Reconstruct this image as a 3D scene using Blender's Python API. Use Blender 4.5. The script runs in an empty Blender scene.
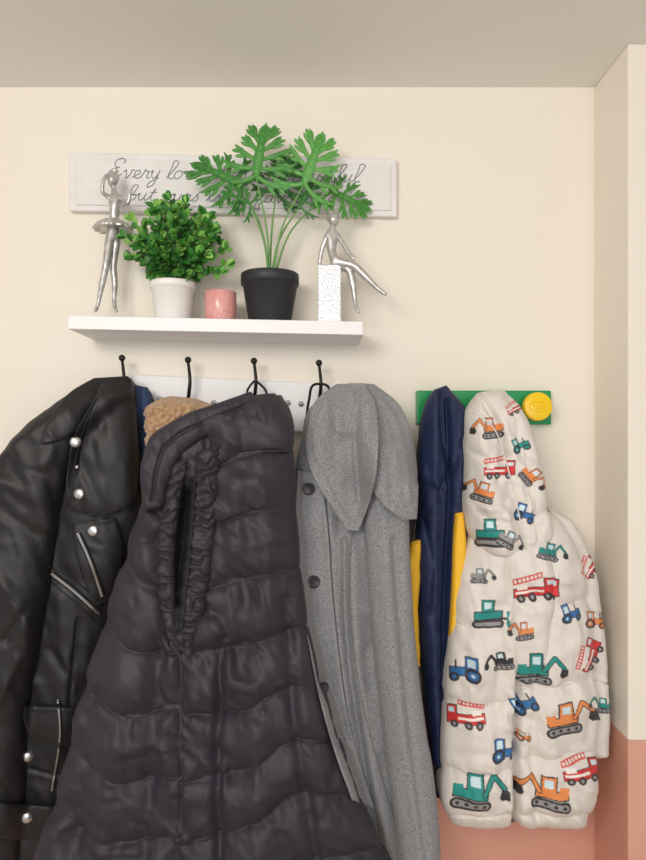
import bpy, math, random
import numpy as np
from mathutils import Matrix, Vector
random.seed(7); rng=np.random.RandomState(11)
F=646.; CX=323.; CY=440.; D=1.29; ZC=1.696; PX=0.002
def W(px,py,d):
    k=(D-d)/F
    return ((px-CX)*k, -d, ZC-(py-CY)*k)
# ------------------------------------------------------------------ materials
def lin(c):
    r=[]
    for v in c[:3]:
        v/=255.
        r.append(v/12.92 if v<=.04045 else ((v+.055)/1.055)**2.4)
    return tuple(r)+(1.,)
def mat(name,c,rough=.6,metal=0,c2=None,nscale=50,bump=0,bscale=200,sheen=0,spec=.5,attr=False,coat=0,detail=4,bdist=.002,btype='NOISE'):
    m=bpy.data.materials.new(name); m.use_nodes=True
    nt=m.node_tree; N=nt.nodes; L=nt.links; b=N['Principled BSDF']
    b.inputs['Base Color'].default_value=lin(c); b.inputs['Roughness'].default_value=rough
    b.inputs['Metallic'].default_value=metal; b.inputs['Specular IOR Level'].default_value=spec
    b.inputs['Sheen Weight'].default_value=sheen; b.inputs['Coat Weight'].default_value=coat
    tc=N.new('ShaderNodeTexCoord')
    if attr:
        a=N.new('ShaderNodeAttribute'); a.attribute_name='Col'; L.new(a.outputs['Color'],b.inputs['Base Color'])
    elif c2 is not None:
        n=N.new('ShaderNodeTexNoise'); n.inputs['Scale'].default_value=nscale; n.inputs['Detail'].default_value=detail
        r=N.new('ShaderNodeValToRGB'); r.color_ramp.elements[0].position=.35; r.color_ramp.elements[1].position=.65
        r.color_ramp.elements[0].color=lin(c); r.color_ramp.elements[1].color=lin(c2)
        L.new(tc.outputs['Object'],n.inputs['Vector']); L.new(n.outputs['Fac'],r.inputs['Fac']); L.new(r.outputs['Color'],b.inputs['Base Color'])
    if bump:
        if btype=='VORONOI':
            n=N.new('ShaderNodeTexVoronoi'); n.inputs['Scale'].default_value=bscale; o=n.outputs['Distance']
        else:
            n=N.new('ShaderNodeTexNoise'); n.inputs['Scale'].default_value=bscale; n.inputs['Detail'].default_value=5; o=n.outputs['Fac']
        bp=N.new('ShaderNodeBump'); bp.inputs['Strength'].default_value=bump; bp.inputs['Distance'].default_value=bdist
        L.new(tc.outputs['Object'],n.inputs['Vector']); L.new(o,bp.inputs['Height']); L.new(bp.outputs['Normal'],b.inputs['Normal'])
    return m
M={}
M['ceil']=mat('ceiling_paint',(234,231,226),.9,bump=.05,bscale=120)
M['terra']=mat('terracotta_paint',(218,164,144),.85,c2=(214,158,138),nscale=3,bump=.08,bscale=90)
M['white']=mat('white_lacquer',(238,237,238),.45,bump=.03,bscale=60)
M['plaque']=mat('whitewashed_wood',(232,230,228),.6,c2=(226,223,221),nscale=25,bump=.06,bscale=60)
M['ink']=mat('grey_script_paint',(128,132,140),.7)
M['silver']=mat('silver_figurine_paint',(214,212,208),.36,.6,c2=(176,174,172),nscale=90,bump=.08,bscale=300)
M['glitter']=mat('glitter_block',(226,226,229),.25,.45,c2=(190,190,196),nscale=420,bump=.45,bscale=420,btype='VORONOI',bdist=.0012,coat=.6)
M['chrome']=mat('brushed_steel',(215,215,215),.32,.9)
M['black_metal']=mat('dark_bronze_metal',(52,48,47),.35,.7)
M['pot_w']=mat('white_ceramic',(238,236,232),.35)
M['pot_p']=mat('pink_ceramic',(218,150,146),.3,c2=(226,166,158),nscale=70,coat=.4)
M['pot_b']=mat('charcoal_plastic',(42,43,47),.5)
M['soil']=mat('soil',(60,45,35),.95,c2=(35,28,22),nscale=150,bump=.8,bscale=200)
M['leaf']=mat('leaf_green',(60,130,60),.5,attr=True,spec=.35)
M['leather']=mat('black_leather',(31,30,32),.5,bump=.3,bscale=480,btype='VORONOI',spec=.42,bdist=.0006)
M['puffer']=mat('plum_black_nylon',(47,43,52),.56,c2=(42,39,47),nscale=8,bump=.12,bscale=260,sheen=.03,spec=.4,bdist=.001)
M['puffer_in']=mat('black_lining',(18,17,20),.75)
M['wool']=mat('grey_wool',(112,113,116),.95,c2=(160,161,163),nscale=520,bump=.4,bscale=600,sheen=.12,detail=4,spec=.1,bdist=.001)
M['wool2']=mat('grey_wool_edge',(100,100,102),.95,c2=(136,136,136),nscale=520,bump=.4,bscale=600,sheen=.1,detail=4,spec=.1)
M['horn']=mat('dark_horn_button',(38,36,40),.35,c2=(58,54,56),nscale=120)
M['navy']=mat('navy_softshell',(31,43,78),.62,c2=(28,39,71),nscale=30,bump=.1,bscale=500,spec=.35)
M['yellowc']=mat('yellow_softshell',(240,186,44),.7,bump=.15,bscale=500)
M['denim']=mat('denim',(38,56,86),.85,c2=(55,76,108),nscale=220,bump=.4,bscale=500)
M['sherpa']=mat('tan_sherpa',(172,134,98),.98,c2=(204,170,134),nscale=130,bump=1.,bscale=160,sheen=.3,bdist=.006,spec=.1)
M['green']=mat('green_plastic',(8,150,82),.3,c2=(10,146,80),nscale=10)
M['yellow']=mat('yellow_plastic',(248,206,20),.28)
M['print']=mat('printed_quilted_fabric',(226,218,208),.62,attr=True,bump=.15,bscale=300,sheen=.03,bdist=.001)
M['label']=mat('label_cloth',(225,220,215),.8)
M['wall']=mat('cream_wall_paint',(240,233,221),.85,c2=(238,230,217),nscale=2,bump=.06,bscale=140)
# ------------------------------------------------------------------ mesh helpers
def empty(name,px,py,d):
    e=bpy.data.objects.new(name,None); e.empty_display_size=.05; e.location=W(px,py,d)
    bpy.context.collection.objects.link(e); return e
def link(ob,parent):
    bpy.context.collection.objects.link(ob)
    if parent is not None:
        ob.parent=parent; ob.matrix_parent_inverse=Matrix.Translation(-Vector(parent.location))
    return ob
def mk(name,V,Fc,m,parent=None,smooth=True,bevel=0,col=None):
    me=bpy.data.meshes.new(name); me.from_pydata([tuple(v) for v in V],[],[tuple(f) for f in Fc]); me.update()
    if m: me.materials.append(m)
    me.polygons.foreach_set('use_smooth',[smooth]*len(me.polygons))
    if col is not None:
        a=me.color_attributes.new('Col','FLOAT_COLOR','POINT'); a.data.foreach_set('color',np.array(col,dtype=np.float32).ravel())
    ob=link(bpy.data.objects.new(name,me),parent)
    if bevel:
        b=ob.modifiers.new('bevel','BEVEL'); b.width=bevel; b.segments=3; b.limit_method='ANGLE'; b.angle_limit=.6
    return ob
def box(name,x0,x1,y0,y1,z0,z1,m,parent=None,bevel=0):
    V=[(x,y,z) for x in(x0,x1) for y in(y0,y1) for z in(z0,z1)]
    Fc=[(0,1,3,2),(4,6,7,5),(0,4,5,1),(2,3,7,6),(0,2,6,4),(1,5,7,3)]
    return mk(name,V,Fc,m,parent,False,bevel)
def pbox(name,x0,y0,x1,y1,dfr,dbk,m,parent=None,tilt=0,bevel=0):
    V=[];k=(D-dfr)/F
    for d in (dfr,dbk):
        for (x,y) in((x0,y1),(x1,y1+tilt),(x1,y0+tilt),(x0,y0)):
            V.append(((x-CX)*k,-d,ZC-(y-CY)*k))
    Fc=[(0,1,2,3),(7,6,5,4),(0,4,5,1),(1,5,6,2),(2,6,7,3),(3,7,4,0)]
    return mk(name,V,Fc,m,parent,False,bevel)
def lathe(name,c,prof,m,parent=None,n=48,axis='Z',wob=None):
    V=[];Fc=[]
    for i,(r,z) in enumerate(prof):
        for j in range(n):
            a=2*math.pi*j/n; rr=r*(1+(wob(a,i) if wob else 0))
            if axis=='Z': V.append((c[0]+rr*math.cos(a),c[1]+rr*math.sin(a),c[2]+z))
            else: V.append((c[0]+rr*math.cos(a),c[1]-z,c[2]+rr*math.sin(a)))
    for i in range(len(prof)-1):
        for j in range(n):
            q=(i*n+j,i*n+(j+1)%n,(i+1)*n+(j+1)%n,(i+1)*n+j)
            Fc.append(q if axis=='Z' else q[::-1])
    return mk(name,V,Fc,m,parent)
def tubegeo(P,r,n=8,flat=1.):
    P=np.array(P,float); m=len(P); T=np.gradient(P,axis=0); T/=np.linalg.norm(T,axis=1)[:,None]+1e-9
    V=[];Fc=[]; up=np.array([0,-1.,0])
    rr=np.full(m,r) if np.isscalar(r) else np.interp(np.linspace(0,1,m),np.linspace(0,1,len(r)),r)
    prev=None
    for i in range(m):
        s=np.cross(T[i],up)
        if np.linalg.norm(s)<.15: s=prev if prev is not None else np.array([1.,0,0])
        s/=np.linalg.norm(s); 
        if prev is not None and s.dot(prev)<0: s=-s
        prev=s
        u=np.cross(s,T[i])
        for j in range(n):
            a=2*math.pi*j/n
            V.append(P[i]+rr[i]*(math.cos(a)*s+flat*math.sin(a)*u))
    for i in range(m-1):
        for j in range(n): Fc.append((i*n+j,i*n+(j+1)%n,(i+1)*n+(j+1)%n,(i+1)*n+j))
    Fc.append(tuple(range(n))[::-1]); Fc.append(tuple((m-1)*n+j for j in range(n)))
    return V,Fc
def tube(name,P,r,m,parent=None,n=8,flat=1.): 
    V,Fc=tubegeo(P,r,n,flat); return mk(name,V,Fc,m,parent)
def cr(P,n,cols=2):
    P=np.array(P,float)
    if len(P)==2: P=np.array([P[0],(P[0]+P[1])/2,P[1]])
    q=P[:,:cols] if cols<4 else (P[:,:2]+P[:,2:4])/2
    t=np.concatenate([[0],np.cumsum(np.maximum(np.linalg.norm(np.diff(q,axis=0),axis=1),1e-3))])
    Mg=np.gradient(P,t,axis=0); ts=np.linspace(0,t[-1],n); i=np.clip(np.searchsorted(t,ts,side='right')-1,0,len(t)-2)
    h=(t[i+1]-t[i])[:,None]; s=((ts-t[i])[:,None])/h
    return (2*s**3-3*s**2+1)*P[i]+(s**3-2*s**2+s)*h*Mg[i]+(-2*s**3+3*s**2)*P[i+1]+(s**3-s**2)*h*Mg[i+1]
def pdist(X,Y,pts,sub=5):
    P=cr(pts,max(3,(len(pts)-1)*sub+1)) if len(pts)>2 else np.array(pts,float)
    best=np.full(X.shape,1e9)
    for a,b in zip(P[:-1],P[1:]):
        dx,dy=b-a; l=dx*dx+dy*dy+1e-9
        t=np.clip(((X-a[0])*dx+(Y-a[1])*dy)/l,0,1)
        best=np.minimum(best,(X-a[0]-t*dx)**2+(Y-a[1]-t*dy)**2)
    return np.sqrt(best)
def vn(x,y,seed):
    r=np.random.RandomState(seed).rand(256,256)*2-1
    xi=np.floor(x).astype(int); yi=np.floor(y).astype(int); fx=x-xi; fy=y-yi
    fx=fx*fx*fx*(fx*(fx*6-15)+10); fy=fy*fy*fy*(fy*(fy*6-15)+10)
    g=lambda a,b:r[a%256,b%256]
    return (g(xi,yi)*(1-fx)+g(xi+1,yi)*fx)*(1-fy)+(g(xi,yi+1)*(1-fx)+g(xi+1,yi+1)*fx)*fy
DM=np.zeros((960,820)); OX=120; OY=40
def dm_add(px,py,d):
    xi=np.clip((px+OX).astype(int),0,819); yi=np.clip((py+OY).astype(int),0,959)
    np.maximum.at(DM,(yi,xi),d)
def dm_blur(r):
    A=DM.copy(); B=A.copy()
    for s in((1,0),(-1,0),(0,1),(0,-1)): B=np.maximum(B,np.roll(A,s,(0,1)))
    A=B; Wt=(A>.03).astype(float); A=A*Wt
    for _ in range(2):
        for ax in(0,1):
            A=sum(np.roll(A,k,ax) for k in range(-r,r+1)); Wt=sum(np.roll(Wt,k,ax) for k in range(-r,r+1))
    return A/np.maximum(Wt,1e-6)
def dm_at(A,px,py):
    x=np.clip(px+OX,0,818.); y=np.clip(py+OY,0,958.); xi=x.astype(int); yi=y.astype(int); fx=x-xi; fy=y-yi
    return (A[yi,xi]*(1-fx)+A[yi,xi+1]*fx)*(1-fy)+(A[yi+1,xi]*(1-fx)+A[yi+1,xi+1]*fx)*fy
def loft(name,rows,m,parent,nr=220,nu=220,e=.72,seams=(),puff=(0,8),strokes=(),noises=(),cap=.03,capmin=.35,follow=None,col=None,lat=.5,wr=0,ratio=2.5,reg=True,ruche=None,off=0.):
    R=cr(rows,nr,4); v=np.linspace(0,1,nr)[:,None]
    th=np.linspace(0,2*np.pi,6001); a=np.sign(np.cos(th))*np.abs(np.cos(th))**e; b=np.sign(np.sin(th))*np.abs(np.sin(th))**e
    arc=np.concatenate([[0],np.cumsum(np.hypot(np.diff(a)*ratio,np.diff(b)))]); ta=np.linspace(0,arc[-1],nu+1)[:-1]
    a=np.interp(ta,arc,a)[None,:]; b=np.interp(ta,arc,b)[None,:]
    Lx,Ly,Rx,Ry,df,tk=[R[:,i:i+1] for i in range(6)]
    df=df+off
    w=np.clip(np.minimum(v,1-v)/cap,0,1); cf=capmin+(1-capmin)*np.sqrt(1-(1-w)**2)
    X=(Lx+Rx)/2+a*(Rx-Lx)/2; Y=(Ly+Ry)/2+a*(Ry-Ly)/2; Z0=X*0
    if follow is None:
        dc=df-tk/2; dk=dc+tk*.32; pr=(D-dk)/(D-(dc+np.abs(b)*tk*cf/2+.4*puff[0]))
        Xp=CX+(X-CX)*pr; Yp=CY+(Y-CY)*pr
    else: Xp,Yp=X,Y
    disp=Z0.copy(); near=1.
    if len(seams):
        dm=np.full(X.shape,1e9)
        for s in seams: dm=np.minimum(dm,pdist(Xp,Yp,s))
        disp+=puff[0]*((1-np.exp(-dm/puff[1])))
        near=.35+np.exp(-dm/(puff[1]*1.3))*.9
        near=near*np.clip(dm/2.,0,1)
    for (pts,wd,amp) in strokes: disp+=amp*np.exp(-(pdist(Xp,Yp,pts)/wd)**2)
    for (ang,sa,sc,amp,seed) in noises:
        c,s=math.cos(math.radians(ang)),math.sin(math.radians(ang))
        U=(Xp*c+Yp*s); Vv=(-Xp*s+Yp*c)
        wx=vn(Xp/35.,Yp/35.,seed+50)*.8
        n=vn(U/sa+wx,Vv/sc+wx,seed)+.4*vn(U/sa*2.1+wx,Vv/sc*2.1,seed+1)
        disp+=amp*(n*near if (len(seams) and sc<20) else n)
    if ruche: disp+=ruche[1]*np.abs(np.sin(v*np.pi*ruche[0]+vn(Xp/9,Yp/14,3)*2.2))
    if follow is not None:
        A=dm_blur(follow); d=dm_at(A,X,Y)+df+b*tk*cf/2+np.maximum(b,0)*disp
        k=(D-d)/F
    else:
        d=dc+b*tk*cf/2+np.sign(b)*np.sqrt(np.abs(b))*disp
        X=X+a*np.abs(a)**2*disp/PX*lat; k=(D-dk)/F+Z0
    d=np.maximum(d,.004)
    x=(X-CX)*k; z=ZC-(Y-CY)*k
    V=np.stack([x,-d,z],-1).reshape(-1,3)
    if reg:
        f=(b+Z0)>0; dm_add((CX+x/(D-d)*F)[f],(CY+(ZC-z)/(D-d)*F)[f],d[f])
    ii,jj=np.meshgrid(np.arange(nr-1),np.arange(nu),indexing='ij'); j2=(jj+1)%nu
    Q=np.stack([ii*nu+jj,(ii+1)*nu+jj,(ii+1)*nu+j2,ii*nu+j2],-1).reshape(-1,4)
    me=bpy.data.meshes.new(name); nq=len(Q)
    loops=np.concatenate([Q[:,::-1].ravel(),np.arange(nu),(nr-1)*nu+np.arange(nu)[::-1]])
    me.vertices.add(len(V)); me.vertices.foreach_set('co',V.astype(np.float32).ravel())
    me.loops.add(len(loops)); me.loops.foreach_set('vertex_index',loops.astype(np.int32))
    me.polygons.add(nq+2); me.polygons.foreach_set('loop_start',np.concatenate([np.arange(nq)*4,[nq*4,nq*4+nu]]).astype(np.int32))
    me.update(calc_edges=True); me.validate()
    me.polygons.foreach_set('use_smooth',[True]*len(me.polygons))
    me.materials.append(m)
    if col is not None:
        C=col(Xp,Yp).reshape(-1,3); C=np.concatenate([C,np.ones((len(C),1))],1)
        at=me.color_attributes.new('Col','FLOAT_COLOR','POINT'); at.data.foreach_set('color',C.astype(np.float32).ravel())
    return link(bpy.data.objects.new(name,me),parent)
def surfpts(pts,n,lift=.002,blur=1):
    A=dm_blur(blur); P=cr(pts,n); d=dm_at(A,P[:,0],P[:,1])+lift
    return [W(p[0],p[1],dd) for p,dd in zip(P,d)]
def button(name,px,py,r,m,parent,lift=.002,kind='snap'):
    A=dm_blur(2); d=float(dm_at(A,np.array([px*1.]),np.array([py*1.]))[0])+lift
    gx=float(dm_at(A,np.array([px+4.]),np.array([py*1.]))[0]-dm_at(A,np.array([px-4.]),np.array([py*1.]))[0])/(8*PX)
    c=W(px,py,d); q=r*PX*.85
    if kind=='snap': prof=[(q*.98,-.003),(q,0),(q*.93,.0015),(q*.7,.003),(q*.35,.0038),(0.0001,.004)]
    else: prof=[(q*.98,-.003),(q,0),(q*.97,.002),(q*.85,.003),(q*.75,.002),(q*.5,.0014),(0.0001,.0012)]
    ob=lathe(name,(0,0,0),prof,m,None,28,'Y'); ob.location=c; ob.rotation_euler=(0,0,max(-.7,min(.7,-math.atan(gx)*.8)))
    ob.parent=parent; ob.matrix_parent_inverse=Matrix.Translation(-Vector(parent.location))
    return ob
def zipper(name,pts,n,parent,wid=2.2,tape=True):
    P=np.array(surfpts(pts,n,.003,1)); T=np.gradient(P,axis=0); T/=np.linalg.norm(T,axis=1)[:,None]
    if tape: tube(name+'_tape',P+np.array([0,.0012,0]),wid*PX*1.3,M['puffer_in'],parent,8,.35)
    V=[];Fc=[]
    for i in range(n):
        s=np.cross(T[i],[0,-1,0]); s/=np.linalg.norm(s); u=np.array([0,-1.,0]); t=T[i]
        L=np.linalg.norm(P[1]-P[0])*.3
        o=len(V)
        for a in(-1,1):
            for b in(-1,1):
                for c in(-1,1): V.append(P[i]+a*s*wid*PX*.5+b*t*L+u*c*.0012)
        Fc+=[(o,o+1,o+3,o+2),(o+4,o+6,o+7,o+5),(o,o+4,o+5,o+1),(o+2,o+3,o+7,o+6),(o,o+2,o+6,o+4),(o+1,o+5,o+7,o+3)]
    mk(name+'_teeth',V,Fc,M['chrome'],parent,False)
# ------------------------------------------------------------------ room shell
CEZ=2.40
xr=(594-CX)*PX; yp=-.143
zd=ZC-(707-CY)*PX
box('wall_back',-2.2,xr+.12,0,.12,zd,CEZ,M['wall'])
box('wall_right',xr,xr+1.6,yp,0,zd,CEZ,M['wall'],bevel=.003)
box('trim_back_dado',-2.2,xr+.12,0,.12,0,zd,M['terra'])
box('trim_right_dado',xr,xr+1.6,yp,0,0,zd,M['terra'],bevel=.003)
box('ceiling',-2.2,xr+1.6,-3.2,.12,CEZ,CEZ+.1,M['ceil'])
box('floor',-2.2,xr+1.6,-3.2,.12,-.1,0,mat('oak_floor',(205,182,155),.5,c2=(180,155,125),nscale=6))
box('baseboard_back',-2.2,xr,-.018,0,0,.12,M['white'],bevel=.004)
# ------------------------------------------------------------------ plaque with script
G={'e':(.75,[[(0,.1),(.3,.35),(.6,.75),(.4,1),(.15,.7),(.15,.25),(.4,0),(.8,.15)]]),
'v':(.95,[[(0,.7),(.15,1),(.3,.5),(.4,0),(.7,.6),(.75,1),(1.,.9)]]),
'r':(.8,[[(0,.1),(.2,.8),(.25,1.1),(.35,.85),(.6,.9),(.55,.4),(.65,0),(.9,.15)]]),
'y':(.85,[[(0,.7),(.15,1),(.2,.3),(.4,0),(.7,.4),(.8,1),(.7,0),(.5,-.9),(.15,-1.1),(.1,-.7),(.9,.1)]]),
'l':(.6,[[(0,.1),(.5,1.2),(.6,2.1),(.35,2.2),(.2,1.2),(.2,.2),(.4,0),(.7,.15)]]),
'o':(.9,[[(.5,1),(.15,.8),(.1,.3),(.35,0),(.7,.3),(.65,.85),(.5,1),(.7,.85),(1,.95)]]),
's':(.7,[[(0,.1),(.35,.7),(.45,1.05),(.5,.7),(.6,.3),(.35,0),(.1,.1)]]),
't':(.7,[[(0,.1),(.35,1),(.45,1.7),(.3,.8),(.3,.2),(.5,0),(.75,.15)],[(.1,1.1),(.4,1.13),(.7,1.15)]]),
'i':(.6,[[(0,.1),(.3,1),(.25,.3),(.4,0),(.7,.15)],[(.38,1.4),(.41,1.45),(.44,1.5)]]),
'b':(.85,[[(0,.1),(.45,1.2),(.5,2.1),(.3,2.1),(.15,1),(.15,.2),(.4,0),(.7,.3),(.6,.8),(.35,.7),(.95,.8)]]),
'u':(1.,[[(0,.7),(.15,1),(.15,.3),(.35,0),(.65,.4),(.75,1),(.7,.3),(.85,0),(1.1,.15)]]),
'a':(1.,[[(.7,.9),(.4,1),(.1,.6),(.15,.1),(.45,.05),(.7,.6),(.75,1),(.7,.3),(.85,0),(1.1,.15)]]),
'f':(.65,[[(0,.1),(.45,1.2),(.55,2.1),(.35,2.1),(.25,1),(.2,-.9),(.4,-1),(.35,-.1),(.7,.15)]]),
'm':(1.1,[[(0,.7),(.1,1),(.1,0),(.1,.6),(.35,1),(.45,.8),(.45,0),(.47,.6),(.75,1),(.85,.8),(.85,.2),(1.,0),(1.2,.15)]]),
'E':(1.45,[[(1.2,1.75),(1.25,2.15),(.85,2.35),(.45,2.15),(.4,1.65),(.7,1.3),(.95,1.3),(.5,1.15),(.1,.7),(.1,.2),(.5,-.02),(1.,.15),(1.35,.5)]])}
pl=empty('wall_plaque',232,185,.01)
T6=6.
pbox('board',69,152,397,210.5,.018,.001,M['plaque'],pl,T6,.003)
pbox('raised_panel',75,158,391,204.5,.022,.016,M['plaque'],pl,T6*.96,.002)
def write(txt,x,y,ux,uy,m):
    V=[];Fc=[]
    for ch in txt:
        if ch==' ': x+=ux*.75; continue
        adv,st=G[ch]
        for s in st:
            P=cr(s,len(s)*5)
            pts=[W(x+ux*p[0]+uy*p[1]*.35, y-uy*p[1]+(x-68)*T6/329., .0224) for p in P]
            a,b=tubegeo(pts,.0010,5,.4); o=len(V); V+=a; Fc+=[tuple(i+o for i in f) for f in b]
        x+=adv*ux
    return V,Fc
V1,F1=write('Every love story is beautiful',106,177,10.8,8.2,None)
V2,F2=write('but ours is my favourite',127,199,10.6,7.2,None)
mk('script_lettering',V1+V2,F1+[tuple(i+len(V1) for i in f) for f in F2],M['ink'],pl)
# ------------------------------------------------------------------ shelf
SD=.125
sh=empty('floating_shelf',215,325,.06)
pbox('shelf_board',68,315.5,363,329,SD,0.0005,M['white'],sh,6,.0015)
ks=(D-SD)/F
def shelf_z(x):
    px=CX+x/ks; return ZC-((315.5+6*(px-68)/295.)-CY)*ks
# ------------------------------------------------------------------ pots
def pot(name,px,rt_px,rb_px,h_px,d,mt,rim=0,rimh=0,foot=False):
    k=(D-d)/F; x=(px-CX)*k; z=shelf_z(x)+.001; e=bpy.data.objects.new(name,None); e.location=(x,-d,z); bpy.context.collection.objects.link(e)
    h=h_px*k; rt=rt_px*k; rb=rb_px*k
    pr=[(0.0001,0),(rb*.96,0),(rb,.002)]
    if rim: pr+=[(rt-rim*k*1.2,h-rimh*k-.001),(rt-rim*k*.6,h-rimh*k),(rt,h-rimh*k+.001),(rt,h-.001)]
    else: pr+=[(rb+(rt-rb)*.5+.0005,h*.5),(rt,h-.0012)]
    pr+=[(rt-.001,h),(rt-.003,h-.001),(rt-.004,h*.8),(0.0001,h*.78)]
    lathe('pot',(x,-d,z),pr,mt,e,64)
    return e,(x,-d,z),h,k
wp,wpc,wph,wk=pot('potted_boxwood',173,22.5,17.5,40,.065,M['pot_w'],1.5,7)
lathe('soil',(wpc[0],wpc[1],wpc[2]+wph*.82),[(.0001,.002),(.02,.001),(21*wk-.003,0)],M['soil'],wp)
bp_,bpc,bph,bk=pot('potted_split_leaf_philodendron',270,29,21,50,.065,M['pot_b'],1.6,11)
lathe('soil',(bpc[0],bpc[1],bpc[2]+bph*.84),[(.0001,.003),(.02,.002),(27*bk-.003,0)],M['soil'],bp_)
cp,cpc,cph,ck=pot('pink_candle_pot',220.5,16,14.5,30,.08,M['pot_p'])
lathe('wax',(cpc[0],cpc[1],cpc[2]+cph*.8),[(.0001,.002),(14*ck-.002,0)],mat('candle_wax',(235,220,205),.5),cp)
Vd=[];Fd=[]
for i in range(9):
    for s in(1,-1):
        P=[]
        for t in np.linspace(0,1,8):
            a=2*math.pi*(i+s*t*1.5)/9; r=(14.7+1.0*t)*ck*1.0; P.append((cpc[0]+r*math.cos(a),cpc[1]+r*math.sin(a),cpc[2]+.008+t*(cph-.016)))
        a_,b_=tubegeo(P,.0010,5); o=len(Vd); Vd+=a_; Fd+=[tuple(q+o for q in f) for f in b_]
mk('embossed_pattern',Vd,Fd,M['pot_p'],cp)
# ------------------------------------------------------------------ boxwood foliage
V=[];Fc=[];C=[]
def leafquad(p,dirv,nrm,L,Wd,col):
    dirv=dirv/np.linalg.norm(dirv); s=np.cross(dirv,nrm); s/=np.linalg.norm(s)+1e-9; n=np.cross(s,dirv)
    o=len(V); prof=[(0,.12),(.2,.75),(.5,1.),(.8,.8),(.95,.4),(1,.05)]
    for t,w in prof:
        for q in(-1,0,1):
            V.append(p+dirv*L*t+s*Wd*w*q+n*(abs(q)*w*Wd*.35-t*t*L*.15)); C.append(tuple(col)+(1,))
    for i in range(5):
        for j in range(2): Fc.append((o+i*3+j,o+i*3+j+1,o+(i+1)*3+j+1,o+(i+1)*3+j))
bc=np.array([wpc[0],wpc[1],wpc[2]+wph-.006]); cen=np.array([W(174,243,.07)[0],-.072,W(173,243,.07)[2]]); TW=[];TF=[]
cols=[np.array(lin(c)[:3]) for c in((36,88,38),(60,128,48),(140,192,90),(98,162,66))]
ends=[]
for i in range(92):
    while True:
        q=rng.uniform(-1,1,3); r=np.linalg.norm(q)
        if .4<r<1: break
    ends.append((cen+q*np.array([.084,.055,.072])*(1 if i%3 else .98/r),r))
for ex,ey in((124,234),(226,262),(222,246),(168,197),(184,201),(130,218),(207,216),(218,270),(130,254),(152,204)): ends.append((np.array(W(ex+2,ey+3,.08)),1.))
for e_,r in ends:
    base=bc+np.array([rng.uniform(-.012,.012),rng.uniform(-.012,.012),0]); mid=(base*.55+e_*.45)+np.array([0,0,.012])
    P=cr([base,mid,e_],10,3); a_,b_=tubegeo(P,[.0011,.0006],5); o=len(TW); TW+=a_; TF+=[tuple(q+o for q in f) for f in b_]
    dirn=P[-1]-P[-3]; dirn/=np.linalg.norm(dirn)
    for k in (5,6,7,8,9,9):
        for s in range(2):
            an=rng.rand()*6.28; side=np.array([math.cos(an),-.35,math.sin(an)]); d2=dirn*.7+side*(.9 if k<9 else .55)
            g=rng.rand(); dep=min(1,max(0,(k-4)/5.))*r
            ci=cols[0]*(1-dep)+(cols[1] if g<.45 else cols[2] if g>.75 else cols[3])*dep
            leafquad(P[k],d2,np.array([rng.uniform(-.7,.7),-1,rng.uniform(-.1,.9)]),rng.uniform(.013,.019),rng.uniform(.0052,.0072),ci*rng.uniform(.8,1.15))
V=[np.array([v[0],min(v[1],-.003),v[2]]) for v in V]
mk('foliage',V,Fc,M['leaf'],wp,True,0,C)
mk('twigs',TW,TF,mat('twig_green',(70,110,50),.7),wp)
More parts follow.
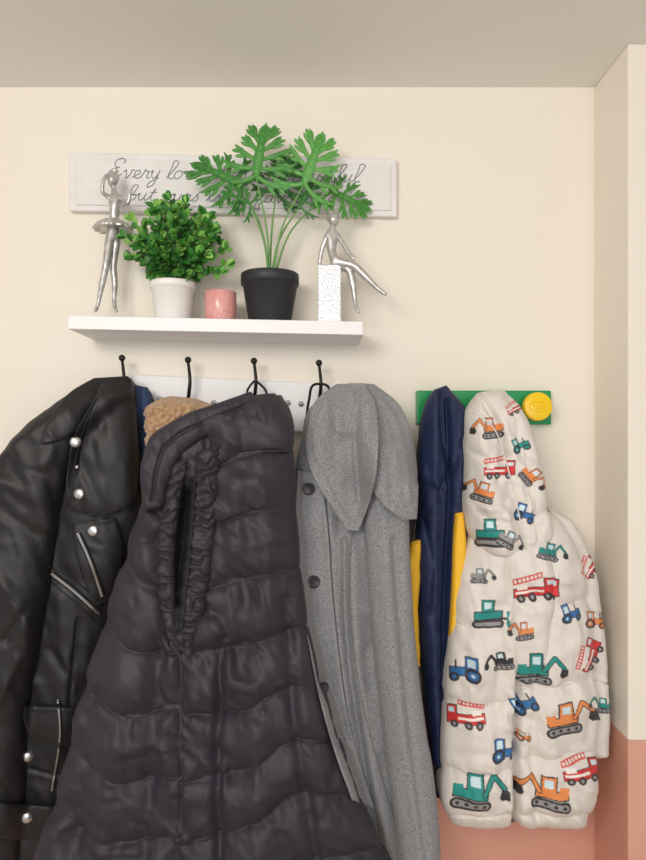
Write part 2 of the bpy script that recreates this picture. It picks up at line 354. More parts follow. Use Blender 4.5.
# ------------------------------------------------------------------ philodendron leaves
V=[];Fc=[];C=[]
def strip(P,w,n,col,col2):
    P=np.array(P); T=np.gradient(P,axis=0); o=len(V)
    for i in range(len(P)):
        s=np.cross(T[i],n); s/=np.linalg.norm(s)+1e-9
        for q in(-1,-.5,0,.5,1):
            V.append(P[i]+s*w[i]*q+n*abs(q)*w[i]*.16)
            C.append(tuple(np.array(col2)*(1-abs(q))**2*.6+np.array(col)*(1-(1-abs(q))**2*.6))+(1,))
    for i in range(len(P)-1):
        for j in range(4): Fc.append((o+i*5+j,o+i*5+j+1,o+(i+1)*5+j+1,o+(i+1)*5+j))
def fan_leaf(base,tip,nrm,size,lobes,hue):
    base=np.array(base);tip=np.array(tip); ax=tip-base; L=np.linalg.norm(ax); ax/=L
    n=np.array(nrm,float); n-=ax*n.dot(ax); n/=np.linalg.norm(n); s=np.cross(ax,n)
    col=np.array(lin(hue)[:3]); c2=np.array(lin((min(255,hue[0]+60),min(255,hue[1]+45),hue[2]+35))[:3])
    def pt(u,v):
        r=math.hypot(u*L,v*L)
        return base+ax*u*L+s*v*L-n*(.6*r*r/(L*3.2))
    strip([pt(t,0) for t in np.linspace(-.02,.75,8)],[L*q for q in(.03,.07,.09,.09,.08,.07,.06,.05)],n,col,c2)
    def lobe(u0,ang,ll,wd,forks):
        P=[]
        for t in np.linspace(0,1,9):
            b=ang*(1-.25*t); P.append(pt(u0+ll*t*math.cos(b),ll*t*math.sin(b)))
        cc=col*rng.uniform(.82,1.15)
        strip(P,[L*wd*q for q in(.85,.8,.85,1.,1.1,1.,.85,.6,.12)],n,cc,c2)
        for f,(t0,da,fl) in enumerate(forks):
            b0=ang*(1-.25*t0); u1=u0+ll*t0*math.cos(b0); v1=ll*t0*math.sin(b0); b=ang*(1-.2*t0)+da; fl=fl*rng.uniform(.85,1.15)
            Q=[pt(u1+fl*t*math.cos(b-da*.4*t),v1+fl*t*math.sin(b-da*.4*t)) for t in np.linspace(0,1,6)]
            strip(Q,[L*wd*q*.85 for q in(.9,1,1,.95,.75,.15)],n,cc*rng.uniform(.95,1.05),c2)
    lobe(.5,0.,.50,.052,[(.3,.5,.24),(.3,-.5,.24),(.55,.42,.19),(.55,-.42,.19)])
    for sg in(1,-1):
        for i in range(lobes):
            t=i/(lobes-1.); u0=.02+.52*t; ang=sg*(2.25-1.6*t+rng.uniform(-.08,.08)); ll=(.61+.08*math.sin(math.pi*min(1,t+.25))-.14*t)*rng.uniform(.9,1.08)
            lobe(u0,ang,ll,.042,[(.40,sg*.55,.24),(.5,-sg*.48,.22),(.66,sg*.40,.17)])
SV=[];SF=[]
def leaf(bx,by,tx,ty,d,dt,nrm,hue,lob=5,via=None):
    b=W(bx,by,d); t=W(tx,ty,dt)
    fan_leaf(b,t,nrm,1,lob,hue)
    s0=np.array([bpc[0]+(bx-270)*.0001+rng.uniform(-.004,.004),bpc[1]+rng.uniform(-.006,.006),bpc[2]+bph*.82]); b=np.array(b)
    mid=s0*.5+b*.5+np.array([-(b[0]-s0[0])*.18,0,.012])
    P=cr([s0,mid,b],16,3); a_,b_=tubegeo(P,[.0024,.0014],7); o=len(SV); SV.extend(a_); SF.extend([tuple(q+o for q in f) for f in b_])
leaf(256,176,264,117,.10,.10,(-.1,-1,.3),(62,132,58))
leaf(304,184,324,128,.08,.095,(.25,-1,.3),(76,148,66))
leaf(242,186,190,156,.085,.10,(-.2,-1,.5),(54,122,52))
leaf(330,192,374,206,.05,.045,(.2,-1,.4),(60,130,54))
leaf(276,192,294,152,.055,.055,(.2,-1,.3),(42,102,44),5)
leaf(250,204,222,188,.11,.13,(-.1,-1,.4),(46,110,46),4)
leaf(300,206,314,178,.06,.06,(.1,-1,.3),(46,108,46),4)
V=[np.array([v[0],min(v[1],-.024),v[2]]) for v in V]
mk('leaves',V,Fc,M['leaf'],bp_,True,0,C)
mk('stems',SV,SF,mat('stem_green',(112,160,88),.5),bp_)
# ------------------------------------------------------------------ figurines
def skin(name,verts,edges,parent,m,root=0,sub=2):
    me=bpy.data.meshes.new(name); me.from_pydata([W(v[0],v[1],v[2]) for v in verts],edges,[]); me.materials.append(m)
    ob=link(bpy.data.objects.new(name,me),parent)
    ob.modifiers.new('skin','SKIN'); s=ob.modifiers.new('sub','SUBSURF'); s.levels=sub; s.render_levels=sub
    for i,v in enumerate(verts):
        r=v[3]*PX*.93*1.22
        sv=me.skin_vertices[0].data[i]; sv.radius=(r,r*(v[4] if len(v)>4 else 1)); sv.use_root=(i==root)
    ob.modifiers['skin'].use_smooth_shade=True
    return ob
def ball(name,px,py,d,rx,ry,rz,m,parent,wob=None):
    c=W(px,py,d); n=24;V=[];Fc=[]
    for i in range(17):
        t=math.pi*i/16
        for j in range(n):
            a=2*math.pi*j/n; V.append((c[0]+rx*PX*max(math.sin(t),.001)*math.cos(a),c[1]+ry*PX*max(math.sin(t),.001)*math.sin(a),c[2]+rz*PX*math.cos(t)))
    for i in range(16):
        for j in range(n): Fc.append((i*n+j,(i+1)*n+j,(i+1)*n+(j+1)%n,i*n+(j+1)%n))
    return mk(name,V,Fc,m,parent)
S=M['silver']; d=.07
ba=empty('ballerina_figurine',112,312,d)
skin('body',[(113,231,d,5.2),(114,219,d,4.0),(115,205,d,5.4,.8),(114.5,198,d,4.6,.8),(114,190,d,2.2),(113,184,d,2.6),
 (109,198,d,2.3),(102,192,d+.014,1.9),(103,181,d+.016,1.5),(107,174,d+.010,1.6),
 (120,198,d,2.3),(128,204,d+.01,1.9),(130,194,d+.012,1.5),(124,186,d+.012,1.6),
 (110,239,d+.004,4.4),(106,266,d+.012,3.1),(102,284,d+.006,2.8),(99,300,d+.002,1.8),(97,308,d+.004,1.7),(95,312,d+.012,1.4),
 (116,239,d-.004,4.4),(113,266,d-.006,3.1),(115,284,d-.01,2.8),(114,300,d-.006,1.8),(115,308,d-.004,1.7),(117,312,d+.004,1.4)],
 [(0,1),(1,2),(2,3),(3,4),(4,5),(3,6),(6,7),(7,8),(8,9),(3,10),(10,11),(11,12),(12,13),(0,14),(14,15),(15,16),(16,17),(17,18),(18,19),(0,20),(20,21),(21,22),(22,23),(23,24),(24,25)],ba,S)
ball('head',112.5,180,d+.001,5.0,5.4,6.6,S,ba); ball('hair',113.5,177.5,d-.003,5.6,5.2,5.8,S,ba); ball('hair_bun',115,171,d-.006,3.2,3.2,2.8,S,ba)
ball('nose',112,181,d+.0115,.9,1.2,1.4,S,ba)
c=W(113,224,d); kk=(D-d)/F
lathe('tutu',c,[(.007,.010),(.012,.008),(.022,.004),(.031,-.003),(.036,-.011),(.034,-.012),(.02,-.008),(.007,-.010)],S,ba,72,'Z',lambda a,i:.07*math.sin(a*13)*(i/4. if i<5 else 1))
c=W(106,314,d); zt=shelf_z(c[0])
lathe('base',(c[0],-d,zt+.0005),[(.0001,0),(.026,0),(.027,.002),(.024,.004),(.0001,.005)],S,ba,40)
d=.085; kk=(D-d)/F
se=empty('seated_lady_figurine',333,316,d)
cb=W(330,300,d); zb=shelf_z(cb[0]+.01)+.0005; zt=ZC-(266-CY)*kk
box('glitter_block',(318-CX)*kk,(341-CX)*kk,-d-.012,-d+.026,zb,zt,M['glitter'],se,.0015)
skin('body',[(331,260,d,6.0,.9),(331,250,d,4.2),(332,241,d,5.4,.8),(332,234,d,4.6,.8),(332.5,228,d,2.3),(333,223,d,2.5),
 (327,236,d,2.5),(322,249,d-.004,2.1),(320,259,d-.008,1.8),(320,266,d-.010,1.8),
 (338,236,d,2.5),(345,247,d+.006,2.1),(351,256,d+.012,1.7),(355,260,d+.014,1.7),
 (335,262,d+.004,4.8),(354,265,d+.012,3.8),(366,277,d+.014,3.3),(377,288,d+.016,2.1),(382,292,d+.018,1.9),(387,295,d+.020,1.5),
 (334,264,d-.002,4.8),(350,269,d+.006,3.8),(353,284,d+.008,3.3),(355,300,d+.008,2.1),(356,308,d+.012,1.9),(360,313,d+.018,1.5)],
 [(0,1),(1,2),(2,3),(3,4),(4,5),(3,6),(6,7),(7,8),(8,9),(3,10),(10,11),(11,12),(12,13),(0,14),(14,15),(15,16),(16,17),(17,18),(18,19),(0,20),(20,21),(21,22),(22,23),(23,24),(24,25)],se,S)
ball('head',333.5,220,d+.001,5.0,5.4,6.4,S,se); ball('hair',333,218.5,d-.003,5.6,5.2,6.0,S,se); ball('hair_bun',331,213,d-.006,3,3,2.8,S,se); ball('nose',334,221,d+.0115,.9,1.2,1.3,S,se)
# ------------------------------------------------------------------ white hook rack
hr=empty('wall_hook_rack',236,400,.01)
pbox('board',127,374,345,424,.02,.0008,M['white'],hr,10,.003)
for i,(hx,hy) in enumerate([(122,357),(188,359),(254,360),(319,362)]):
    xx=max(hx,130) if i==0 else hx
    P=[W(xx+1,hy+52,.022),W(xx,hy+45,.03),W(hx+1,hy+34,.05),W(hx+2,hy+22,.058),W(hx+1,hy+10,.054),W(hx,hy+2,.05)]
    tube('hook_%d'%(i+1),cr(P,24,3),[.0045,.0036,.0028],M['black_metal'],hr,10)
    ball('hook_tip_%d'%(i+1),hx,hy+1,.05,3.2,3.2,3.2,M['black_metal'],hr)
    P=[W(xx+1,hy+52,.022),W(xx+1,hy+58,.045),W(xx,hy+54,.07),W(xx,hy+48,.075)]
    tube('hook_lower_%d'%(i+1),cr(P,16,3),[.004,.003],M['black_metal'],hr,10)
for i,(sx,sy) in enumerate([(160,399),(214,403),(288,403),(301,404)]):
    lathe('bolt_%d'%(i+1),W(sx,sy,.02),[(.0055,0),(.006,.002),(.004,.005),(.0001,.006)],M['chrome'],hr,20,'Y')
# ------------------------------------------------------------------ green rack with round stud pegs
gr=empty('green_coat_rack',484,407,.01)
pbox('board',417,390.5,551.5,424.5,.024,.0008,M['green'],gr,0,.0025)
for i,(sx,sy) in enumerate([(445,408),(491,408),(538,406.5)]):
    c=W(sx,sy,.05); c=(c[0],-.024,c[2]); r=.0275
    lathe('stud_%d'%(i+1),c,[(r*.6,0),(r*.6,.012),(r*.97,.013),(r,.015),(r,.026),(r*.97,.0285),(r*.9,.0295),(.0001,.0295)],M['yellow'],gr,64,'Y')
    if i==2:
        tube('embossed_ring',[(c[0]+r*.62*math.cos(t),c[1]-.0295,c[2]+r*.34*math.sin(t)) for t in np.linspace(0,2*math.pi,40)],.0012,M['yellow'],gr,6)
        tube('embossed_mark',[(c[0]+r*(-.4+.8*t),c[1]-.0297,c[2]+r*.16*math.sin(t*16)) for t in np.linspace(0,1,40)],.0012,M['yellow'],gr,6)
# ================================================================== GARMENTS
dj=empty('denim_jacket',142,405,.05)
loft('collar',[(132,384,146,387,.075,.03),(130,395,151,398,.085,.04),(130,410,152,412,.09,.045),(130,430,150,432,.085,.04),(132,520,146,520,.06,.03)],M['denim'],dj,90,80,strokes=[([(139,386),(140,410),(140,430)],2,-.006)])
sj=empty('sherpa_fleece',176,420,.06)
loft('collar',[(170,396,194,398,.075,.03),(152,402,208,403,.10,.05),(143,420,212,420,.115,.06),(143,440,210,440,.115,.06),(150,470,205,470,.10,.05),(156,560,200,560,.08,.04)],M['sherpa'],sj,140,160,off=.02,noises=[(0,9,7,.005,3),(0,3.2,3.2,.0035,5)],strokes=[([(150,412),(175,402),(205,410)],5,.008)])
# ---- leather jacket
lj=empty('leather_biker_jacket',70,480,.1)
LN=[(75,70,20,.0034,21),(20,40,18,.0012,23)]
loft('body',[(96,380,128,377,.085,.05),(72,394,134,390,.105,.075),(48,415,136,425,.12,.09),(25,455,138,470,.13,.10),(10,505,138,520,.135,.105),(0,560,122,580,.135,.11),(-8,640,106,640,.135,.11),(-10,720,88,720,.135,.11),(-14,800,72,800,.135,.11),(-20,885,60,885,.135,.11)],
 M['leather'],lj,300,260,noises=LN,strokes=[([(60,600),(66,680),(60,760)],9,.006),([(50,650),(80,690)],5,-.004),([(30,770),(60,775),(75,770)],2,-.004),([(78,620),(70,700),(66,800)],2.,-.004)])
loft('sleeve',[(82,384,104,386,.115,.05),(54,402,92,410,.145,.08),(18,430,76,448,.17,.10),(-14,470,60,490,.18,.11),(-34,530,50,540,.185,.11),(-46,600,40,605,.19,.11),(-52,660,30,665,.19,.11),(-58,730,20,730,.185,.11),(-60,800,18,800,.185,.11),(-62,885,12,885,.18,.1)],
 M['leather'],lj,300,220,noises=[(70,60,22,.0036,31),(15,40,18,.0018,33)],strokes=[([(0,480),(30,498),(50,525)],8,.006),([(0,510),(30,535),(45,570)],7,-.005),([(-5,570),(20,605),(30,660)],9,.007),([(5,640),(25,612)],5,-.005),([(0,700),(18,660)],6,.005),([(0,455),(35,430),(70,405)],6,.004)])
loft('collar_flap',[(94,378,128,376,.010,.008),(76,388,134,388,.012,.010),(58,406,112,405,.012,.010),(44,428,90,425,.010,.010),(40,444,62,440,.008,.006)],M['leather'],lj,110,120,follow=5,noises=[(60,30,14,.002,41)])
loft('lapel_upper',[(102,384,132,382,.012,.008),(90,406,136,406,.016,.010),(74,436,138,436,.020,.010),(68,466,138,478,.020,.010),(66,496,126,508,.018,.009),(70,512,104,516,.014,.006)],M['leather'],lj,130,120,follow=5,e=.55,noises=[(80,40,18,.003,43)],
 strokes=[([(96,395),(84,436),(76,500)],1.5,-.002)])
loft('lapel_lower',[(72,524,116,518,.014,.008),(74,545,122,545,.018,.009),(82,575,118,575,.018,.009),(94,605,110,600,.014,.006)],M['leather'],lj,90,100,follow=5,e=.55,noises=[(60,30,16,.002,45)])
loft('pocket_flap',[(24,706,78,708,.010,.008),(24,722,77,726,.012,.008),(30,738,74,748,.011,.008)],M['leather'],lj,60,80,follow=5,cap=.12)
loft('waist_belt',[(-10,802,66,808,.010,.008),(-12,820,64,826,.012,.01),(-14,838,62,842,.010,.008)],M['leather'],lj,60,120,follow=5,cap=.12)
for i,(x,y,r) in enumerate([(75.5,442,5.6),(79,494,5.8),(93,531,5.8),(28,757,5.4),(27,818,5.6),(77,467,2.2)]): button('snap_%d'%(i+1),x,y,r,M['chrome'],lj)
zipper('zip_pocket',[(52,574),(75,592),(99,614)],34,lj,2.2); zipper('zip_front',[(78,534),(88,556),(102,596)],36,lj,2.)
zipper('zip_lower',[(58,700),(60,730),(52,790)],40,lj,1.3)
for i,pts in enumerate([[(48,566),(76,582),(103,606)],[(48,580),(72,600),(96,622)],[(66,505),(85,514),(120,512)],[(30,712),(55,712),(76,713)],[(96,398),(80,440),(70,500)]]):
    tube('stitch_%d'%(i+1),surfpts(pts,30,.001,2),.0011,M['leather'],lj,6)
# ---- dark long puffer
PO=.035
pf=empty('puffer_gilet',210,600,.2)
seamsP=[[(122,556),(146,584),(174,594)],[(98,618),(135,650),(176,655)],[(80,682),(122,714),(178,708)],[(60,742),(112,782),(180,776)],[(46,800),(100,842),(178,838)],
 [(212,470),(250,452),(294,450)],[(206,530),(250,512),(300,506)],[(200,592),(250,578),(306,566)],[(188,654),(245,646),(318,622)],[(186,716),(240,712),(285,690),(332,684)],[(182,782),(250,768),(290,742),(348,744)],[(182,846),(250,826),(300,798),(370,802)],[(262,872),(392,852)],
 [(150,505),(165,520),(172,540)],
 [(176,470),(170,560),(172,600),(180,660),(180,720),(182,790),(176,885)],[(208,440),(206,520),(198,600),(184,660)]]
loft('quilted_body',[(240,399,279,395,.185,.05),(196,412,288,412,.205,.075),(152,440,291,448,.22,.09),(144,490,294,500,.225,.10),(126,555,298,560,.23,.10),(102,622,306,625,.235,.10),(82,692,323,700,.24,.10),(62,760,343,760,.24,.10),(47,815,364,815,.24,.10),(26,890,398,890,.24,.10)],
 M['puffer'],pf,460,440,e=.68,off=PO,seams=seamsP,puff=(.020,13),lat=.25,noises=[(78,32,11,.0036,51),(30,38,13,.0034,53),(55,60,40,.010,55)],
 strokes=[([(189,500),(185,570),(180,640)],9,-.04),([(262,460),(268,540),(262,640),(258,760),(262,880)],14,.012),([(222,640),(218,740),(220,880)],6,-.014),([(285,600),(292,700),(306,800),(320,880)],7,-.012),([(240,480),(236,560),(230,640)],10,.008),([(150,540),(138,620),(120,720),(105,850)],18,.012),([(160,640),(152,740),(146,860)],8,-.010),([(92,700),(84,780),(70,870)],8,-.008)])
loft('collar_roll',[(250,391,266,408,.215,.035),(222,401,234,426,.235,.04),(182,415,198,442,.245,.045),(148,438,178,460,.25,.045),(140,468,170,480,.25,.045),(143,512,164,508,.245,.04)],M['puffer'],pf,220,130,off=PO,noises=[(60,26,11,.005,61)],strokes=[([(262,400),(215,418),(165,446),(152,500)],2.,-.005)],lat=.2)
loft('hood_back',[(246,396,274,393,.19,.04),(230,412,286,410,.215,.06),(216,434,291,436,.228,.06),(210,456,288,452,.23,.04)],M['puffer'],pf,120,130,off=PO,noises=[(20,34,15,.005,63)],seams=[[(206,455),(286,449)],[(236,400),(225,430),(214,460)]],puff=(.01,8),lat=.2)
loft('armhole_ruffle_right',[(196,452,220,444,.245,.03),(192,500,216,498,.25,.036),(187,550,212,552,.25,.036),(181,600,204,605,.25,.036),(175,645,192,660,.245,.028)],M['puffer'],pf,260,80,off=PO,ruche=(17,.006),noises=[(0,10,8,.003,65)])
loft('armhole_ruffle_left',[(174,464,190,456,.243,.028),(165,500,180,498,.246,.03),(158,550,174,552,.25,.03),(160,600,175,602,.25,.03),(171,648,182,656,.245,.026)],M['puffer'],pf,260,70,off=PO,ruche=(15,.005),noises=[(0,10,8,.003,66)])
loft('armhole_lining',[(182,480,196,476,.001,.003),(175,540,192,540,.001,.003),(173,630,183,630,.001,.003)],M['puffer_in'],pf,60,40,follow=1,reg=False)
tube('hanging_loop',cr([W(246,402,.18),W(250,386,.09),W(255,381,.065),W(262,386,.09),W(268,400,.18)],20,3),.0022,M['puffer_in'],pf)
# ---- grey wool coat
gc=empty('grey_wool_coat',360,600,.12)
loft('body',[(338,391,376,388,.13,.05),(312,404,396,412,.145,.08),(299,445,406,450,.155,.095),(293,500,408,510,.16,.10),(297,560,402,560,.16,.11),(306,620,404,620,.16,.11),(316,680,412,680,.16,.11),(330,740,422,740,.16,.11),(348,795,432,800,.16,.11),(368,840,438,845,.16,.11),(392,890,442,890,.16,.10)],
 M['wool'],gc,380,260,e=.75,noises=[(85,90,18,.003,71),(90,60,34,.006,73)],
 strokes=[([(330,520),(338,640),(356,760),(380,885)],6,.010),([(322,500),(328,600),(345,720),(372,850)],3.5,-.008),([(350,540),(356,640),(372,760),(398,885)],8,.014),([(345,540),(347,640),(364,760),(388,885)],3.5,-.012),([(308,500),(312,600),(325,700)],4,.004)])
loft('sleeve',[(374,440,402,440,.175,.06),(364,500,410,505,.195,.08),(366,560,412,560,.20,.085),(371,620,415,620,.20,.085),(379,690,422,690,.20,.085),(387,760,432,760,.20,.085),(395,820,440,820,.20,.085),(402,890,445,890,.20,.075)],
 M['wool'],gc,320,180,noises=[(85,90,22,.004,75)],strokes=[([(384,520),(388,600),(402,720),(424,860)],8,.008),([(394,540),(401,640),(416,780),(428,870)],4,-.007)])
loft('front_placket',[(298,470,322,474,.008,.010),(296,520,328,530,.010,.012),(300,580,332,590,.010,.012),(308,640,338,648,.010,.012),(320,700,346,705,.010,.012),(334,750,358,756,.010,.012),(352,800,374,808,.008,.01)],M['wool'],gc,240,90,follow=4)
loft('collar_right',[(350,383,374,384,.010,.012),(352,397,395,400,.018,.014),(356,425,409,425,.022,.014),(362,455,415,452,.024,.014),(368,482,418,480,.024,.014),(384,506,418,502,.020,.012),(402,520,417,519,.016,.008)],M['wool'],gc,200,150,follow=5,e=.5,noises=[(75,70,22,.004,77)],strokes=[([(370,392),(386,405),(402,440),(410,500)],3,.005),([(378,420),(388,450),(392,500)],4,-.005)])
loft('collar_left',[(336,384,364,383,.010,.010),(318,398,373,397,.018,.014),(308,425,378,425,.024,.016),(306,452,378,455,.026,.016),(315,480,374,485,.026,.015),(332,508,366,512,.022,.013),(346,530,358,531,.018,.008)],M['wool'],gc,220,200,follow=6,e=.5,noises=[(70,60,26,.005,76)],strokes=[([(324,402),(314,440),(324,476),(348,522)],2.5,.003),([(345,390),(336,430),(340,480)],7,.007),([(358,390),(356,440),(360,500)],4,-.009)])
for i,(x,y,r) in enumerate([(309,489,6.5),(314,582,6.5),(324,688,5.5)]):
    button('button_%d'%(i+1),x,y,r,M['horn'],gc,.002,'horn')
tube('hanging_loop',cr([W(306,425,.12),W(309,400,.10),W(316,384,.07),W(322,384,.07),W(332,396,.12)],20,3),.0025,M['puffer_in'],gc)
tube('seam',surfpts([(352,530),(350,600),(362,700),(388,800),(405,870)],60,.0005,2),.0012,M['wool2'],gc,6)
# ---- navy / yellow children's jacket
nj=empty('navy_children_jacket',442,560,.08)
loft('body',[(436,389,447,385,.085,.03),(428,402,463,402,.11,.055),(422,430,470,434,.12,.08),(420,490,469,500,.125,.085),(418,545,466,560,.125,.085),(417,600,462,610,.12,.085),(422,660,458,670,.12,.08),(429,720,454,720,.115,.07),(435,770,450,768,.11,.06),(438,800,446,796,.10,.045)],
 M['navy'],nj,320,200,noises=[(84,70,13,.004,81),(25,30,14,.003,83)],strokes=[([(447,400),(450,480),(445,600),(441,760)],2.5,-.014),([(436,405),(434,500),(433,620),(438,760)],6,.010),([(460,415),(460,500),(453,600),(448,700)],5,.010),([(440,392),(442,430),(450,470)],2,-.008),([(424,520),(432,560),(430,600)],3,-.006),([(462,440),(452,470),(440,490)],3,-.006)])
loft('yellow_side_left',[(411,543,421,540,.12,.03),(406,565,421,570,.12,.04),(405,600,419,600,.12,.04),(410,635,420,640,.118,.04),(414,664,421,668,.112,.02)],M['yellowc'],nj,100,60,noises=[(60,12,8,.002,85)])
loft('yellow_side_right',[(456,514,464,512,.145,.03),(454,545,467,545,.15,.03),(453,580,464,580,.15,.03),(451,620,458,620,.145,.03),(448,660,452,660,.135,.02)],M['yellowc'],nj,100,60)
loft('dark_side_trim',[(408,518,416,520,.11,.03),(405,545,411,548,.11,.03),(404,575,407,575,.11,.02)],M['puffer_in'],nj,40,30)
# ---- printed children's puffer : fabric print rasterised into vertex colours
S4=4; AX0,AY0=420,380; AW,AH=(640-AX0)*S4,(850-AY0)*S4
art=np.zeros((AH,AW,3)); art[:]=lin((222,216,209))[:3]
class Brush:
    def __init__(s,cx,cy,sz,flip,rot):
        s.cx,s.cy,s.sz,s.fl=cx,cy,sz,-1 if flip else 1; r=int((sz*1.6)*S4); X0=int((cx-AX0)*S4);Y0=int((cy-AY0)*S4)
        s.x0=max(0,X0-r);s.x1=min(AW,X0+r);s.y0=max(0,Y0-r);s.y1=min(AH,Y0+r)
        gy,gx=np.mgrid[s.y0:s.y1,s.x0:s.x1]; u=(gx/S4+AX0-cx)/sz; v=-(gy/S4+AY0-cy)/sz
        c,q=math.cos(rot),math.sin(rot); s.u=(u*c+v*q)*s.fl; s.v=-u*q+v*c
    def put(s,mk_,c): art[s.y0:s.y1,s.x0:s.x1][mk_]=lin(c)[:3]
    def poly(s,P,c):
        ins=np.zeros(s.u.shape,bool); n=len(P)
        for i in range(n):
            (x1,y1),(x2,y2)=P[i],P[(i+1)%n]
            if y1==y2: continue
            ins^=((y1>s.v)!=(y2>s.v))&(s.u<(x2-x1)*(s.v-y1)/(y2-y1)+x1)
        s.put(ins,c)
    def rect(s,a,b,c_,d_,c): s.put((s.u>a)&(s.u<c_)&(s.v>b)&(s.v<d_),c)
    def circ(s,a,b,r,c): s.put((s.u-a)**2+(s.v-b)**2<r*r,c)
    def line(s,P,w,c): s.put(pdist(s.u,s.v,P,1) < w if len(P)==2 else np.minimum.reduce([pdist(s.u,s.v,[p,q]) for p,q in zip(P[:-1],P[1:])])<w,c)
DK=(52,50,54); GY=(150,148,150); WN=(205,228,235)
def excav(x,y,sz,c,fl=0,rot=0):
    b=Brush(x,y,sz,fl,rot)
    b.line([(-.8,-.45),(.2,-.45)],.2,DK); b.line([(-.8,-.45),(.2,-.45)],.11,GY)
    for q in(-.75,-.45,-.15,.15): b.circ(q,-.45,.07,DK)
    b.rect(-.95,-.24,.25,.1,DK); b.rect(-.9,-.19,.2,.06,c); b.rect(-.95,-.1,-.6,.2,c)
    b.rect(-.5,.05,.08,.62,DK); b.rect(-.45,.05,.03,.57,c); b.rect(-.36,.18,-.04,.48,WN)
    b.line([(.1,0),(.42,.55),(.85,.12)],.095,DK); b.line([(.1,0),(.42,.55),(.85,.12)],.06,c)
    b.poly([(.72,.12),(1.0,.1),(1.05,-.22),(.8,-.3),(.66,-.15)],DK)
def tractor(x,y,sz,c,fl=0,rot=0):
    b=Brush(x,y,sz,fl,rot)
    b.rect(-.15,-.35,.85,.18,DK); b.rect(-.1,-.3,.8,.13,c); b.rect(-.65,-.2,.02,.75,DK); b.rect(-.6,-.15,-.03,.7,c); b.rect(-.5,.15,-.12,.58,WN)
    b.line([(.5,.1),(.5,.5)],.05,DK); b.circ(-.38,-.28,.42,DK); b.circ(-.38,-.28,.25,c); b.circ(-.38,-.28,.1,WN); b.circ(.58,-.42,.27,DK); b.circ(.58,-.42,.14,c)
def fire(x,y,sz,c=(205,50,48),fl=0,rot=0):
    b=Brush(x,y,sz,fl,rot)
    b.rect(-1,-.42,1,.08,DK); b.rect(-.96,-.38,.96,.04,c); b.rect(.45,0,1,.48,DK); b.rect(.5,0,.96,.43,c); b.rect(.6,.12,.9,.35,WN)
    b.rect(-.9,-.22,.4,-.1,(240,235,228)); b.rect(-.8,-.02,-.3,.2,(235,230,222))
    for q in(-.65,-.1,.6): b.circ(q,-.45,.2,DK); b.circ(q,-.45,.09,GY)
    b.line([(-.95,.28),(.4,.5)],.035,c); b.line([(-.95,.5),(.4,.72)],.035,c)
    for t in np.linspace(0,1,8): b.line([(-.95+1.35*t,.28+.22*t),(-.95+1.35*t,.5+.22*t)],.03,c)
def dozer(x,y,sz,c,fl=0,rot=0):
    b=Brush(x,y,sz,fl,rot)
    b.line([(-.7,-.45),(.4,-.45)],.22,DK); b.line([(-.7,-.45),(.4,-.45)],.1,GY)
    b.rect(-.85,-.25,.55,.2,DK); b.rect(-.8,-.2,.5,.15,c); b.rect(-.5,.1,.15,.75,DK); b.rect(-.45,.15,.1,.7,c); b.rect(-.35,.28,.0,.6,WN)
    b.line([(.4,-.2),(.75,-.2)],.06,DK); b.poly([(.72,.15),(.9,.15),(.8,-.2),(1.0,-.6),(.75,-.6)],c)
TE=(28,140,132); OR=(228,140,78); BL=(50,108,168); RD=(208,52,50)
excav(487,428,17,OR,1,.1); fire(499,468,17); excav(478,490,16,OR,1,-.3); dozer(493,533,20,TE); tractor(526,514,13,BL,0,-.3); excav(533,478,14,OR,0,-.8); excav(510,540,14,GY,0,-.5)
fire(534,588,21,RD,0,.12); dozer(491,614,21,TE,0,0); excav(520,630,14,OR,1,0); tractor(568,612,13,BL,0,.2); excav(550,551,14,TE,0,-.2); fire(515,407,10,RD,0,.5)
tractor(465,668,18,BL,1,.0); excav(497,660,15,DK,1,.2); excav(540,668,25,TE,0,-.05); fire(588,655,17,RD,0,1.2)
fire(466,714,19,RD,1,0); tractor(523,705,16,BL,0,.5); excav(570,716,27,OR,0,.12); excav(480,790,29,TE,0,-.1); tractor(504,750,17,BL,0,0); excav(542,791,27,OR,1,-.05); fire(580,769,19,RD,0,.15)
excav(599,704,12,TE,1,0); tractor(594,620,12,OR,0,0); fire(590,565,13,RD,0,1.0); excav(482,575,12,GY,0,0); tractor(525,738,8,OR); tractor(520,445,11,TE,0,.4)
art=(art+np.roll(art,1,0)+np.roll(art,1,1)+np.roll(np.roll(art,1,0),1,1))/4
def pcol(X,Y):
    xi=np.clip(((X-AX0)*S4).astype(int),0,AW-1); yi=np.clip(((Y-AY0)*S4).astype(int),0,AH-1); return art[yi,xi]
tp=empty('vehicle_print_puffer_jacket',525,620,.1)
sW=[[(446,622),(485,630),(520,620)],[(443,700),(485,708),(518,700)],[(442,768),(480,776),(518,770)],[(520,612),(560,604),(604,600)],[(518,690),(560,686),(608,678)],[(516,764),(560,760),(608,752)],[(524,560),(522,640),(519,720),(517,836)],[(442,814),(520,818),(600,816)]]
WN_=[(80,26,9,.0040,91),(20,24,10,.0036,93)]
WB=WN_+[(60,70,34,.011,95)]
loft('sleeve_back',[(545,505,572,520,.105,.06),(560,550,590,552,.12,.08),(568,610,602,608,.125,.09),(576,680,608,680,.125,.09),(580,730,609,735,.12,.085),(584,757,608,757,.115,.07)],M['print'],tp,360,200,seams=[[(555,560),(600,550)],[(560,620),(610,612)],[(565,690),(612,682)]],puff=(.008,7),noises=WN_,col=pcol,lat=.2)
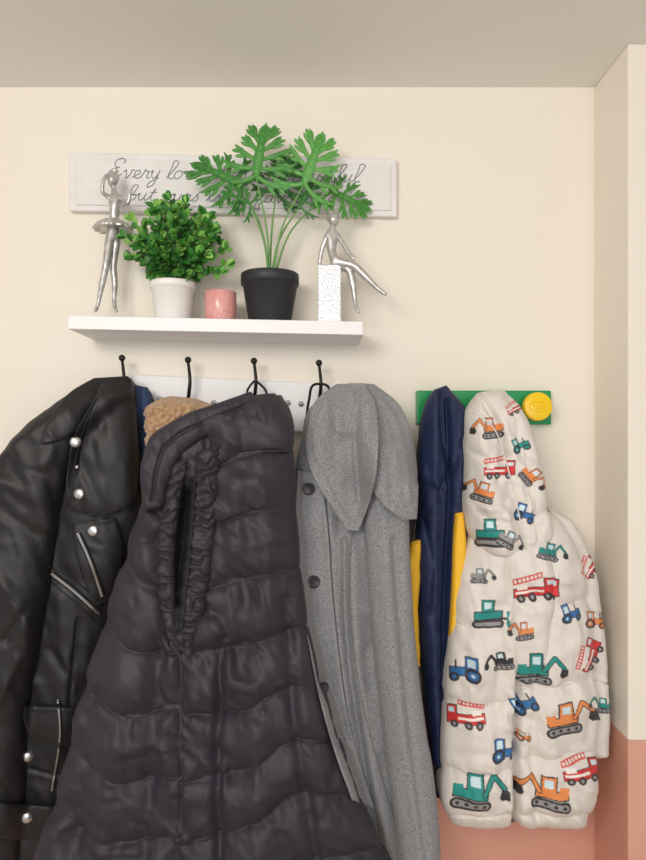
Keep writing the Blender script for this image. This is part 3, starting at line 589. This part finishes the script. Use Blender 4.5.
loft('quilted_body',[(484,512,552,512,.15,.08),(470,540,570,538,.165,.10),(460,585,588,582,.175,.115),(452,650,597,645,.18,.12),(447,715,601,710,.18,.12),(444,775,600,775,.18,.12),(445,808,596,812,.175,.115),(453,826,588,829,.16,.09)],
 M['print'],tp,460,520,e=.66,lat=.2,seams=sW,puff=(.016,9),noises=WB,col=pcol,strokes=[([(521,600),(519,700),(517,835)],3,-.022),([(560,560),(552,700),(556,820)],12,.008),([(480,600),(474,700),(480,820)],12,.007),([(585,560),(592,640),(590,740)],5,-.006),([(536,680),(534,760),(538,820)],5,-.006),([(500,640),(498,720),(504,800)],5,-.006)],cap=.06)
loft('front_sleeve',[(500,530,546,530,.18,.06),(506,565,553,566,.198,.07),(510,605,554,606,.20,.075),(512,645,550,646,.198,.07),(516,678,542,680,.185,.05)],M['print'],tp,240,240,seams=[[(506,600),(558,594)]],puff=(.010,8),noises=WB,col=pcol,lat=.15)
loft('hood',[(482,392,504,390,.12,.04),(471,406,517,402,.15,.07),(468,434,532,428,.17,.10),(469,475,543,470,.185,.11),(469,512,550,510,.195,.12),(475,540,553,538,.195,.11),(490,556,545,556,.185,.07)],
 M['print'],tp,340,320,e=.75,lat=.15,seams=[[(474,410),(492,424),(507,462),(520,515),(530,560)],[(508,393),(522,440),(534,500),(541,555)]],puff=(.014,10),noises=WB,col=pcol,strokes=[([(478,404),(482,450),(486,520)],6,.006),([(470,500),(490,520),(510,524)],4,-.007),([(470,450),(488,462),(500,480)],4,-.007),([(480,398),(495,418),(508,455)],3,-.012)])
tube('hood_elastic',surfpts([(474,412),(492,426),(506,462),(518,510),(526,550)],50,.0,1),.0012,M['label'],tp,6)
# ------------------------------------------------------------------ camera, light
cam=bpy.data.objects.new('camera',bpy.data.cameras.new('camera')); bpy.context.collection.objects.link(cam)
cam.location=(0,-D,ZC); cam.rotation_euler=(math.pi/2,0,0); cam.data.sensor_fit='VERTICAL'; cam.data.sensor_height=24; cam.data.lens=24*F/860.
cam.data.shift_y=10/860.; cam.data.clip_start=.02
bpy.context.scene.camera=cam
def area(name,loc,tgt,size,en,c):
    l=bpy.data.lights.new(name,'AREA'); l.size=size; l.energy=en; l.color=c; o=bpy.data.objects.new(name,l); bpy.context.collection.objects.link(o)
    o.location=loc; o.rotation_euler=(Vector(tgt)-Vector(loc)).to_track_quat('-Z','Y').to_euler(); return o
area('room_lamp',(-.6,-1.9,2.3),(.15,0,1.5),.7,25,(1,.955,.89))
area('rear_fill_light',(.3,-3.1,1.5),(0,0,1.6),1.6,19,(.98,.98,1))  # added soft fill behind the camera, lifts coats and ceiling; no window modelled
w=bpy.data.worlds.new('world'); bpy.context.scene.world=w; w.use_nodes=True
w.node_tree.nodes['Background'].inputs[0].default_value=(1,.98,.955,1); w.node_tree.nodes['Background'].inputs[1].default_value=.52
try: bpy.context.scene.view_settings.view_transform='Standard'
except Exception as ex: print(ex)
